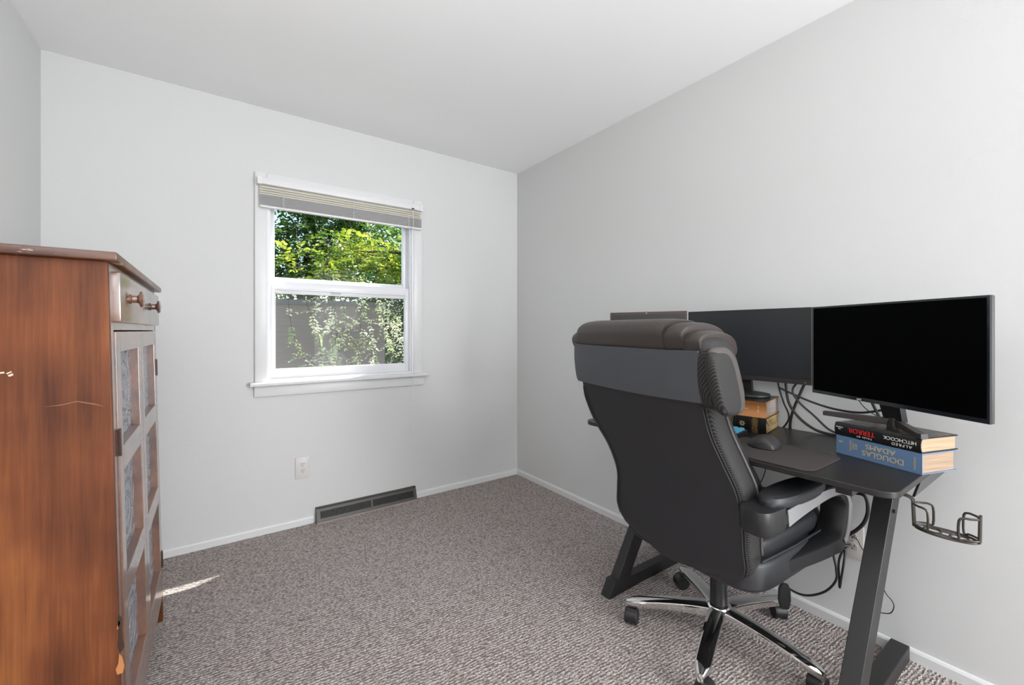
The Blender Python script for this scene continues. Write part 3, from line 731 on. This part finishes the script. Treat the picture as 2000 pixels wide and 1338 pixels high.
# ------------------------------------------------------------------ monitors
def monitor(label, loc, rz, Wd, Hh, t, fb, chin, scr_m, bz_m, back_m, group=None):
    """local: screen faces -x, width along y, origin at lower centre of the front"""
    o = thing('computer_monitor', label, 'monitor', loc, rz, group)
    MB().box(.004, t, -Wd/2, Wd/2, 0, Hh, bev=.003).build('housing', back_m, o, smooth=True)
    m = MB().box(-.002, .004, -Wd/2, Wd/2, 0, chin).box(-.002, .004, -Wd/2, Wd/2, Hh-fb, Hh).box(-.002, .004, -Wd/2, -Wd/2+fb, chin, Hh-fb).box(-.002, .004, Wd/2-fb, Wd/2, chin, Hh-fb)
    m.build('bezel', bz_m, o)
    MB().box(-.0005, .004, -Wd/2+fb, Wd/2-fb, chin, Hh-fb).build('screen', scr_m, o)
    return o
mm = monitor('wide black monitor standing on the orange book, middle of the three screens', (1.944, .962, .946), 0, .534, .312, .022, .005, .020, screen_matte, bezel_brown, plast)
MB().prism([(.022, .02), (.022, .22), (.045, .20), (.045, .05)], -.10, .10, axis='y').build('rear_shell', plast, mm)
MB().prism([(-.030, -.062), (.030, -.062), (.020, .05), (-.020, .05)], .023, .037, axis='x').build('stand_neck', plast, mm, bevel=.002)
MB().prism([(.030*0-.018+.086*math.cos(2*PI*k/36), .118*math.sin(2*PI*k/36)) for k in range(36)], -.0660, -.054).build('stand_base', plast, mm, smooth=True, bevel=.003)
MB().box(-.0026, -.001, -.2475, -.2445, .008, .010).build('power_light', mat('led', (.9,.85,.8), .4), mm)
text('lettering', 'acer', .010, mat_axis(Vector((-.0022, .18, .009)), (0, -1, 0), (0, 0, 1)), mat('dim_print', (.08,.07,.065), .5), mm)
LE, RE = Vector((1.857, .660, 0)), Vector((1.576, .178, 0))
ra = math.atan2(LE.y-RE.y, LE.x-RE.x)-PI/2
mc = (LE+RE)/2
rm = monitor('largest black monitor angled on two books at the right end of the desk', (mc.x, mc.y, .931), ra, .557, .322, .014, .006, .012, screen_gloss, bezel_gloss, bezel_brown)
MB().prism([(.014, .04), (.014, .28), (.034, .25), (.034, .06)], -.17, .17, axis='y').build('rear_shell', bezel_brown, rm)
text('lettering', 'onn', .011, mat_axis(Vector((-.0025, .082, .0055)), (0, -1, 0), (0, 0, 1)), whiteink, rm)
inv = (Matrix.Translation((mc.x, mc.y, .931)) @ Matrix.Rotation(ra, 4, 'Z')).inverted()
def L_(p): return inv @ Vector(p)
def bar(mb, a, b, wd, th, th2=None):
    a, b = Vector(a), Vector(b); d = (b-a); s = Vector((d.y, -d.x, 0)).normalized()*wd/2; u = Vector((0, 0, th/2)); u2 = Vector((0, 0, (th2 or th)/2))
    mb.add([a-s-u, a+s-u, a+s+u, a-s+u, b-s-u2, b+s-u2, b+s+u2, b-s+u2], [(3,2,1,0), (4,5,6,7), (0,1,5,4), (1,2,6,5), (2,3,7,6), (3,0,4,7)])
zt = DZ+.0605+.0436
hub = Vector((1.772, .402, zt+.020))
for e in ((1.752, .590, zt+.022), (1.668, .322, zt+.007)):
    mb = MB(); bar(mb, L_(hub), L_(e), .022, .022, .014); mb.build('stand_foot', bezel_brown, rm, bevel=.002)
mb = MB().lathe([(.022, 0), (.022, .018), (.016, .034)], tuple(L_((1.772, .402, zt))), n=18); mb.build('stand_hub', plast, rm, smooth=True)
mb = MB(); bar(mb, L_((1.772, .402, zt+.02)), L_((1.752, .39, .965)), .05, .02); mb.v = mb.v
MB().rings([[L_((1.772, .402, zt+.025))+Vector(q) for q in ((-.010,-.030,0), (.010,-.030,0), (.010,.030,0), (-.010,.030,0))], [Vector((.012,-.036,.03)), Vector((.030,-.036,.03)), Vector((.030,.036,.03)), Vector((.012,.036,.03))]]).build('stand_neck', plast, rm)
MB().rings([[L_((1.668, .322, zt+.0))+Vector(q) for q in ((-.012,-.010,0), (.012,-.010,0), (.012,.010,0), (-.012,.010,0))], [L_((1.668, .322, zt+.014))+Vector(q) for q in ((-.010,-.008,0), (.010,-.008,0), (.010,.008,0), (-.010,.008,0))]]).build('rubber_foot', plast, rm)

# laptop on a riser behind the chair
lp0, lp1 = Vector((1.669, 1.063)), Vector((1.551, 1.390))
lc = (lp0+lp1)/2; la = math.atan2(lp1.y-lp0.y, lp1.x-lp0.x)-PI/2
ris = thing('laptop_riser', 'dark riser under the open laptop behind the chair headrest', 'stand', (lc.x-.06, lc.y, DZ), la)
MB().box(-.10, .09, -.085, .13, 0, .012).build('riser_base', blackmet, ris, bevel=.002)
MB().box(.02, .05, -.08, .12, .012, .232).build('riser_post', blackmet, ris, bevel=.002)
MB().box(-.11, .10, -.15, .15, .232, .240).build('riser_plate', blackmet, ris, bevel=.002)
lap = thing('laptop', 'open brown-grey laptop with only its webcam edge above the chair', 'laptop', (lc.x, lc.y, DZ+.240), la)
MB().prism(rrect(-.225, 0, -.174, .174, .01, 3), 0, .016).build('laptop_base', bezel_brown, lap)
lid = MB().box(.0, .006, -.174, .174, .016, .260, bev=.002).build('laptop_lid', mat('laptop_brown', (.085,.060,.055), .5), lap)
MB().box(-.0008, .0005, -.166, .166, .03, .248).build('screen', mat('laptop_screen', (.05,.045,.045), .4), lid)
MB().lathe([(.0022, -.0012), (.0022, 0)], (0, 0, .254), axis='x', n=10).build('webcam', whiteink, lid)
MB().box(-.2, -.03, -.155, .155, .016, .018).build('key_field', plast, lap)

# ------------------------------------------------------------------ cables
def cable(name, label, pts, r, grp=None, plug=None):
    P = catmull([Vector(p) for p in pts], 8); o = MB().tube(P, r, 8).build(name, cablem, None, smooth=True); tag(o, label, 'cable', grp); return o
W_ = lambda x, p, q: on(0, x, p, q)
G1 = 'cables behind the middle monitor'
cable('cable', 'black cable hanging straight down from the middle monitor beside the book stack', [W_(1.98, 1518, 738), W_(1.98, 1522, 760), W_(1.985, 1530, 785), W_(1.99, 1540, 820), (2.012, .87, .69)], .0035)
cable('cable', 'thick black cable slanting down left from the monitor corner to the desk edge', [W_(1.985, 1575, 742), W_(1.985, 1560, 775), W_(1.985, 1548, 805), W_(1.99, 1543, 832), (2.012, .79, .70)], .0055)
cable('cable', 'thick black cable curving from the middle monitor along the desk to the blue book', [W_(1.975, 1534, 740), W_(1.975, 1540, 785), W_(1.975, 1560, 815), W_(1.985, 1590, 838), W_(1.985, 1620, 848), W_(1.983, 1650, 852)], .0055)
cable('cable', 'black cable running right from the middle monitor to behind the big screen', [W_(1.965, 1520, 756), W_(1.965, 1545, 768), W_(1.965, 1585, 785), W_(1.965, 1630, 799), W_(1.96, 1680, 806), W_(1.96, 1730, 800)], .0042)
cable('cable', 'black cable crossing diagonally from the middle monitor towards the stacked pair of books', [W_(1.955, 1562, 742), W_(1.955, 1548, 762), W_(1.955, 1560, 785), W_(1.96, 1590, 812), W_(1.97, 1618, 838), W_(1.97, 1645, 850)], .0042)
cable('cable', 'black cable dropping from behind the left half of the big screen', [W_(1.93, 1695, 770), W_(1.93, 1706, 792), W_(1.925, 1716, 812), W_(1.925, 1728, 835)], .0048)
cable('cable', 'thin black wire behind the left half of the big screen', [W_(1.95, 1670, 770), W_(1.95, 1683, 790), W_(1.945, 1697, 803), W_(1.945, 1712, 812)], .0016)
cable('cable', 'thick black power cable looping from under the desk to the double outlet', [W_(1.97, 1660, 962), W_(1.965, 1688, 968), W_(1.965, 1695, 995), W_(1.97, 1688, 1020), W_(1.98, 1672, 1036), W_(1.995, 1658, 1044), W_(2.006, 1655, 1048)], .0062)
cable('cable', 'black cord drooping low from the double outlet and passing behind the chair base', [W_(2.003, 1662, 1064), W_(1.975, 1645, 1068), W_(1.965, 1628, 1078), W_(1.965, 1633, 1110), W_(1.965, 1632, 1135), W_(1.965, 1610, 1156), W_(1.96, 1575, 1163), W_(1.96, 1545, 1152), W_(1.96, 1520, 1130), W_(1.96, 1500, 1090)], .0042)
cable('cable', 'black cord hanging in a tight doubled loop below the double outlet', [W_(2.003, 1656, 1068), W_(1.98, 1644, 1080), W_(1.975, 1638, 1100), W_(1.975, 1639, 1130), W_(1.975, 1640, 1148), W_(1.972, 1643, 1130), W_(1.972, 1648, 1100), W_(1.985, 1651, 1075)], .0038)
cable('cable', 'thin black wire bending from the outlet behind the desk leg', [W_(2.0, 1662, 1047), W_(1.995, 1674, 1054), W_(1.99, 1684, 1072), W_(1.99, 1696, 1084), W_(1.99, 1712, 1110), W_(1.99, 1728, 1155), W_(1.99, 1741, 1172), W_(1.99, 1746, 1185), W_(1.99, 1738, 1198), W_(1.99, 1715, 1196)], .0017)
cable('cable', 'thin wire dangling under the desk beside the chair back', [W_(1.9, 1500, 895), W_(1.9, 1493, 925), W_(1.9, 1484, 945), W_(1.9, 1470, 962)], .002)
pl = MB().box(-.022, 0, -.012, .012, -.012, .012, bev=.004).lathe([(.007, -.034), (.008, -.020)], axis='x', n=10)
for nm, lb, yy, zz in (('power_plug', 'black plug in the lower socket of the double outlet', .630, .3325), ('power_plug', 'black plug in the upper socket of the double outlet', .630, .3715)):
    q = MB(); q.v = list(pl.v); q.f = list(pl.f); o = q.build(nm, plast, None); o.location = (WX-.0089, yy, zz); tag(o, lb, 'plug')

# ------------------------------------------------------------------ office chair
chair = thing('office_chair', 'high-backed black leather office chair with chrome star base, facing the desk', 'chair', (1.565, .865, 0), math.radians(-4))
ZS = [.33,.38,.45,.55,.60,.70,.80,.85,.90,.95,1.0,1.05,1.10,1.15]
XR = lambda z: smooth_lerp(z, [.3,.38,.55,.7,.85,1.0,1.15,1.25], [-.215,-.22,-.24,-.27,-.33,-.40,-.46,-.49])
YL = lambda z: smooth_lerp(z, [.335,.355,.385,.45,.52,.60,.70,.79,.89,.955,1.05,1.11], [.10,.17,.262,.306,.300,.289,.316,.357,.366,.346,.325,.292])
YR = lambda z: smooth_lerp(z, [.34,.36,.397,.50,.60,.67,.75,.85,.95,1.0,1.104], [.02,-.13,-.222,-.233,-.235,-.229,-.206,-.187,-.194,-.20,-.227])
def sheet(name, zs, yl, yr, xf, th, m, bow=.0, nu=18, off=0, parent=chair):
    """closed slab following the rear of the back"""
    R = []
    for z in zs:
        a, b = yr(z), yl(z); ring = []
        for side in (0, 1):
            for k in range(nu+1):
                u = -1+2*k/nu if side == 0 else 1-2*k/nu
                y = (a+b)/2+(b-a)/2*u; e = abs(u)**3
                x = xf(z)+off+bow*e+(th if side else 0)*(1-.6*abs(u)**8)+(.004*abs(u)**8 if not side else 0)
                ring.append(Vector((x, y, z)))
        R.append(ring)
    return MB().rings(R).build(name, m, parent, smooth=True)
zs = [.337+(.985-.337)*i/36 for i in range(37)]
sheet('back_shell', zs, YL, YR, XR, .02, leather, bow=.004)
# padded back body behind/around the shell
def body(name, zs, inl, inr, x0, dep, m, p=4, parent=chair, n=40, sub=0):
    R = []
    for i, z in enumerate(zs):
        a, b = inr(z), inl(z); cy, hy = (a+b)/2, (b-a)/2; xa = x0(z); d = dep(z); cx, hx = xa+d/2, d/2
        ring = []
        for k in range(n):
            t_ = 2*PI*k/n; c, s = math.cos(t_), math.sin(t_)
            ring.append(Vector((cx+hx*math.copysign(abs(c)**(2/p), c), cy+hy*math.copysign(abs(s)**(2/p), s), z)))
        R.append(ring)
    for idx in (0, -1):
        for f, dz in ((.93, .010), (.70, .014)):
            base = R[0] if idx == 0 else R[-1]
            src = R[0] if idx == 0 else R[-1]
    return MB().rings(R).build(name, m, parent, smooth=True, sub=sub)
dp = lambda z: smooth_lerp(z, [.34,.40,.6,.8,.95], [.05,.085,.105,.115,.10])
body('back_side_band', [.345+(.975-.345)*i/30 for i in range(31)], lambda z: YL(max(z, .35))+.003, lambda z: YR(max(z, .36))-.004, lambda z: XR(z)+.008, dp, meshm, p=5)
body('lumbar_cushion', [.40+(.96-.40)*i/24 for i in range(25)], lambda z: YL(z)-.03, lambda z: YR(z)+.006, lambda z: XR(z)+.05, lambda z: smooth_lerp(z, [.4,.5,.62,.75,.9,.96], [.09,.13,.15,.14,.12,.08]), leather, p=3)
def seam(name, ys, zlist, xf, r=.0025, m=leather):
    return MB().tube([(xf(z)-.001, ys(z), z) for z in zlist], r, 6).build(name, m, chair, smooth=True)
seam('piping', lambda z: YR(z)+.006, [.40+i*.02 for i in range(28)], lambda z: XR(z)+.003)
seam('piping', lambda z: YL(z)-.008, [.42+i*.02 for i in range(27)], lambda z: XR(z)+.003)
seam('side_piping', lambda z: YR(z)-.003, [.46+i*.02 for i in range(25)], lambda z: XR(z)+dp(z)*.92, .005, greytrim)
# headrest: woven core swept sideways, rounded section in xz
def sweep_y(name, y0, y1, sec, m, n=24, endr=.05, skew=0, sub=0):
    R = []
    L = y1-y0
    steps = [0, .012, .04, .08]+[.08+(.84)*i/10 for i in range(1, 10)]+[.92, .96, .988, 1]
    for s in steps:
        y = y0+L*s; d = min(s, 1-s)*L; k = 1 if d >= endr else math.sqrt(max(0.0, 1-((endr-d)/endr)**2))
        R.append([Vector((c.x, y, c.y)) for c in sec(s, k)])
    return MB().rings(R).build(name, m, chair, smooth=True, sub=sub)
def supere(cx, cz, hx, hz, p, n=32, lean=0):
    out = []
    for k in range(n):
        t_ = 2*PI*k/n; c, s = math.cos(t_), math.sin(t_)
        z = hz*math.copysign(abs(s)**(2/p), s); x = hx*math.copysign(abs(c)**(2/p), c)
        out.append(Vector((cx+x+lean*z, cz+z)))
    return out
sweep_y('headrest_core', -.262, .322, lambda s, k: supere(-.348, 1.040, .078*(.55+.45*k), .112*(.60+.40*k), 3.6, lean=-.42), meshm, endr=.055)
sweep_y('headrest_pad', -.120, .268, lambda s, k: supere(-.350, 1.132, .114, .071*(.90+.10*k), 2.6, lean=-.30), topleather, endr=.06)
sweep_y('headrest_pad', -.185, -.118, lambda s, k: supere(-.348, 1.128, .111, .062*(.85+.15*k), 2.6, lean=-.30), topleather, endr=.03)
sweep_y('headrest_pad', -.236, -.183, lambda s, k: supere(-.362, 1.118, .088, .048*(.80+.20*k), 2.6, lean=-.30), topleather, endr=.05)
sweep_y('headrest_pad', .266, .315, lambda s, k: supere(-.345, 1.120, .106, .052*(.80+.20*k), 2.6, lean=-.30), topleather, endr=.04)
# grey side inset on the right of the headrest
sweep_y('headrest_inset', -.272, -.240, lambda s, k: supere(-.362, 1.020, .062*(.8+.2*k), .100*(.8+.2*k), 3.5, lean=-.35), greytrim, endr=.02)
sweep_y('headrest_side_panel', -.276, -.242, lambda s, k: supere(-.378, 1.015, .052*(.8+.2*k), .095*(.8+.2*k), 3.5, lean=-.35), meshm, endr=.02)
# wide strap wrapped over the back
SYL = lambda z: smooth_lerp(z, [.955,.975,1.05,1.118], [.344,.350,.326,.294])
SYR = lambda z: smooth_lerp(z, [.94,.955,1.0,1.05,1.108], [-.196,-.198,-.203,-.214,-.232])
R = []
NZ, NU = 14, 24
for i in range(NZ+1):
    v = i/NZ; ring = []
    for side in (0, 1):
        for k in range(NU+1):
            u = -1+2*k/NU if side == 0 else 1-2*k/NU
            zb = .958-.006*(1-u*u)+.006*u; zt_ = 1.112-.004*(1-u*u)+.004*u
            z = zb+(zt_-zb)*v; y = (SYR(z)+SYL(z))/2+(SYL(z)-SYR(z))/2*u
            x = XR(z)-.016+.006*abs(u)**4+(.010 if side else 0)
            ring.append(Vector((x, y, z)))
    R.append(ring)
MB().rings(R).build('headrest_strap', strapm, chair, smooth=True)
# seat
def slab(name, x0, x1, y0, y1, z0, z1, m, r=.05, p=6, tilt=0, crown=.01, parent=chair):
    R = []
    cx, cy = (x0+x1)/2, (y0+y1)/2; n = 44
    for f, zz in ((.90, z0), (.97, z0+.006), (1.0, z0+.018), (1.0, z1-.02), (.985, z1-.009), (.95, z1-.002), (.80, z1+crown*.5), (.5, z1+crown), (.05, z1+crown)):
        ring = []
        for k in range(n):
            t_ = 2*PI*k/n; c, s = math.cos(t_), math.sin(t_)
            x = cx+(x1-x0)/2*f*math.copysign(abs(c)**(2/p), c); y = cy+(y1-y0)/2*f*math.copysign(abs(s)**(2/p), s)
            ring.append(Vector((x, y, zz+tilt*(x-cx))))
        R.append(ring)
    return MB().rings(R).build(name, m, parent, smooth=True)
slab('seat_cushion', -.20, .30, -.245, .275, .445, .515, leather, tilt=.04)
slab('seat_cushion', -.215, .31, -.260, .290, .350, .455, leather, tilt=.04, crown=0)
MB().rings([[Vector((x, y, z)) for x, y in ((-.19*f, -.20*f), (.24*f, -.20*f), (.24*f, .22*f), (-.19*f, .22*f))] for f, z in ((.35, .30), (.9, .352))]).build('seat_pan', plast, chair, bevel=.01)
MB().tube([(-.19, -.262, .462), (0, -.266, .466), (.25, -.262, .474)], .004, 6).build('seat_piping', leather, chair, smooth=True)
# arms: padded top, front band curling down to the seat, satin outer strip
for sgn in (-1, 1):
    yc = .012+sgn*.298
    path = [(-.25 if sgn < 0 else -.14, .600 if sgn < 0 else .61), (-.15 if sgn < 0 else -.10, .618), (-.02, .632), (.10, .637), (.19, .622), (.235, .58), (.235, .52), (.205, .462), (.14, .430), (.05, .410), (-.04, .395)]
    P = catmull([Vector((a, 0, b)) for a, b in path], 6)
    R = []
    for i, q in enumerate(P):
        tn = (P[min(i+1, len(P)-1)]-P[max(i-1, 0)]).normalized(); nn = Vector((tn.z, 0, -tn.x))
        th = .020 if i < 24 else .026; wd = .040
        yi = -sgn*max(0, i-(len(P)-16))*.005
        R.append([q+nn*a*th+Vector((0, yc+yi+b*wd, 0)) for a, b in ((-1,-.8), (-.8,-1), (.8,-1), (1,-.8), (1,.8), (.8,1), (-.8,1), (-1,.8))])
    MB().rings(R).build('arm_frame', plast, chair, smooth=True)
    # satin strip on the outer face
    yo = yc+sgn*.0405
    st = MB(); Q = []
    for i in range(5, len(P)-17):
        q = P[i]; tn = (P[i+1]-P[i-1]).normalized(); nn = Vector((tn.z, 0, -tn.x)); h = lerp(i, [4, 22, 26, 34, 46], [.026, .010, .006, .015, .010])
        Q.append([q+nn*h+Vector((0, yo, 0)), q-nn*h+Vector((0, yo, 0)), q-nn*h+Vector((0, yo+sgn*.003, 0)), q+nn*h+Vector((0, yo+sgn*.003, 0))])
    st.rings(Q); st.build('arm_trim', satin, chair, smooth=True)
    R = []
    for f, zz in ((.93, .642), (1.0, .650), (1.0, .664), (.95, .674), (.82, .679), (.4, .680), (.02, .680)):
        R.append([Vector((-.055+.165*f*math.copysign(abs(math.cos(a))**.75, math.cos(a)), yc+.047*f*math.copysign(abs(math.sin(a))**.75, math.sin(a)), zz-.03*((-.055+.165*math.cos(a)*f)+.05)**2*4)) for a in [2*PI*k/36 for k in range(36)]])
    MB().rings(R).build('arm_pad', leather, chair, smooth=True)
    R = []; bx = -.218 if sgn < 0 else -.085
    for f, zz in ((.90, .578), (1.0, .590), (1.0, .640), (.96, .648)):
        R.append([Vector((bx+.070*f*math.copysign(abs(math.cos(a))**.6, math.cos(a)), yc-sgn*.004+.046*f*math.copysign(abs(math.sin(a))**.6, math.sin(a)), zz)) for a in [2*PI*k/32 for k in range(32)]])
    MB().rings(R).build('arm_bracket', plast, chair, smooth=True)
# column, mechanism, lever
MB().lathe([(.030, .125), (.029, .30), (.024, .305), (.024, .34)], n=28).build('gas_column', plast, chair, smooth=True)
MB().box(-.10, .12, -.07, .07, .290, .325, bev=.01).build('tilt_mechanism', plast, chair, smooth=True)
lv = MB().tube(catmull([(.04, -.06, .312), (.05, -.16, .305), (.06, -.20, .290)], 5), .006, 8)
lv.rings([[Vector((.06+a, -.205+b, z)) for a, b in ((-s_*.8, s_*.6-.003), (s_*.8, -s_*.6-.003), (s_*.8, -s_*.6+.005), (-s_*.8, s_*.6+.005))] for z, s_ in ((.292, .008), (.275, .016), (.235, .018), (.205, .010))])
lv.build('height_lever', plast, chair, smooth=True)
# star base
th0 = math.radians(56+4); Rr = .315
hubm = MB().lathe([(.030, .085), (.044, .088), (.047, .110), (.044, .128), (.036, .137), (.031, .138)], n=36).build('base_hub', chrome, chair, smooth=True)
for k in range(5):
    a = th0+k*2*PI/5; d = Vector((math.cos(a), math.sin(a), 0)); s = Vector((-d.y, d.x, 0))
    R = []
    for i in range(15):
        u = i/14; rr = .030+u*(Rr-.030+.022); z = .128-.040*u**1.8; wd = .031-.007*u; hh = .040-.015*u
        if i == 14: wd *= .45; z -= .003
        if i == 13: wd *= .82
        c = d*rr
        R.append([c+s*wd+Vector((0,0,z-hh*.30)), c+s*wd*.92+Vector((0,0,z-.003)), c+s*wd*.5+Vector((0,0,z+.002)), c-s*wd*.5+Vector((0,0,z+.002)), c-s*wd*.92+Vector((0,0,z-.003)), c-s*wd+Vector((0,0,z-hh*.30)), c-s*wd*.75+Vector((0,0,z-hh)), c+s*wd*.75+Vector((0,0,z-hh))])
    MB().rings(R).build('base_leg', chrome, chair, smooth=True)
    cp = d*Rr; ca = a+random.uniform(-.5, .5)+1.2
    M = Matrix.Translation(cp) @ Matrix.Rotation(ca, 4, 'Z')
    cst = MB()
    hood = []
    for ys in (-.019, -.017, .017, .019):
        rr = .031 if abs(ys) < .018 else .028
        hood.append([M @ Vector((.010+rr*math.cos(t_), ys, .0305+rr*math.sin(t_))) for t_ in [math.radians(-20+220*j/18) for j in range(19)]])
    cst.rings(hood)
    cst.lathe([(.008, .050), (.008, .078)], tuple(cp), n=12)
    co = cst.build('caster', plast, chair, smooth=True)
    for ys in (-.024, .012):
        MB().lathe([(.010, 0), (.027, .001), (.030, .004), (.030, .009), (.027, .012), (.010, .012)], (.010, ys, .0305), axis='y', n=24, M=M).build('wheel', plast, co, smooth=True)

# repeats share a group phrase
GR = {'book': 'thick books stacked under the monitors', 'cable': 'black cables behind and below the desk', 'monitor': 'black monitors raised on books', 'tree': 'trees outside the window',
      'outlet': 'wall outlets', 'plug': 'plugs in the double outlet'}
for o in list(C.objects):
    if o.parent is None and o.get('category') in GR: o['group'] = GR[o['category']]
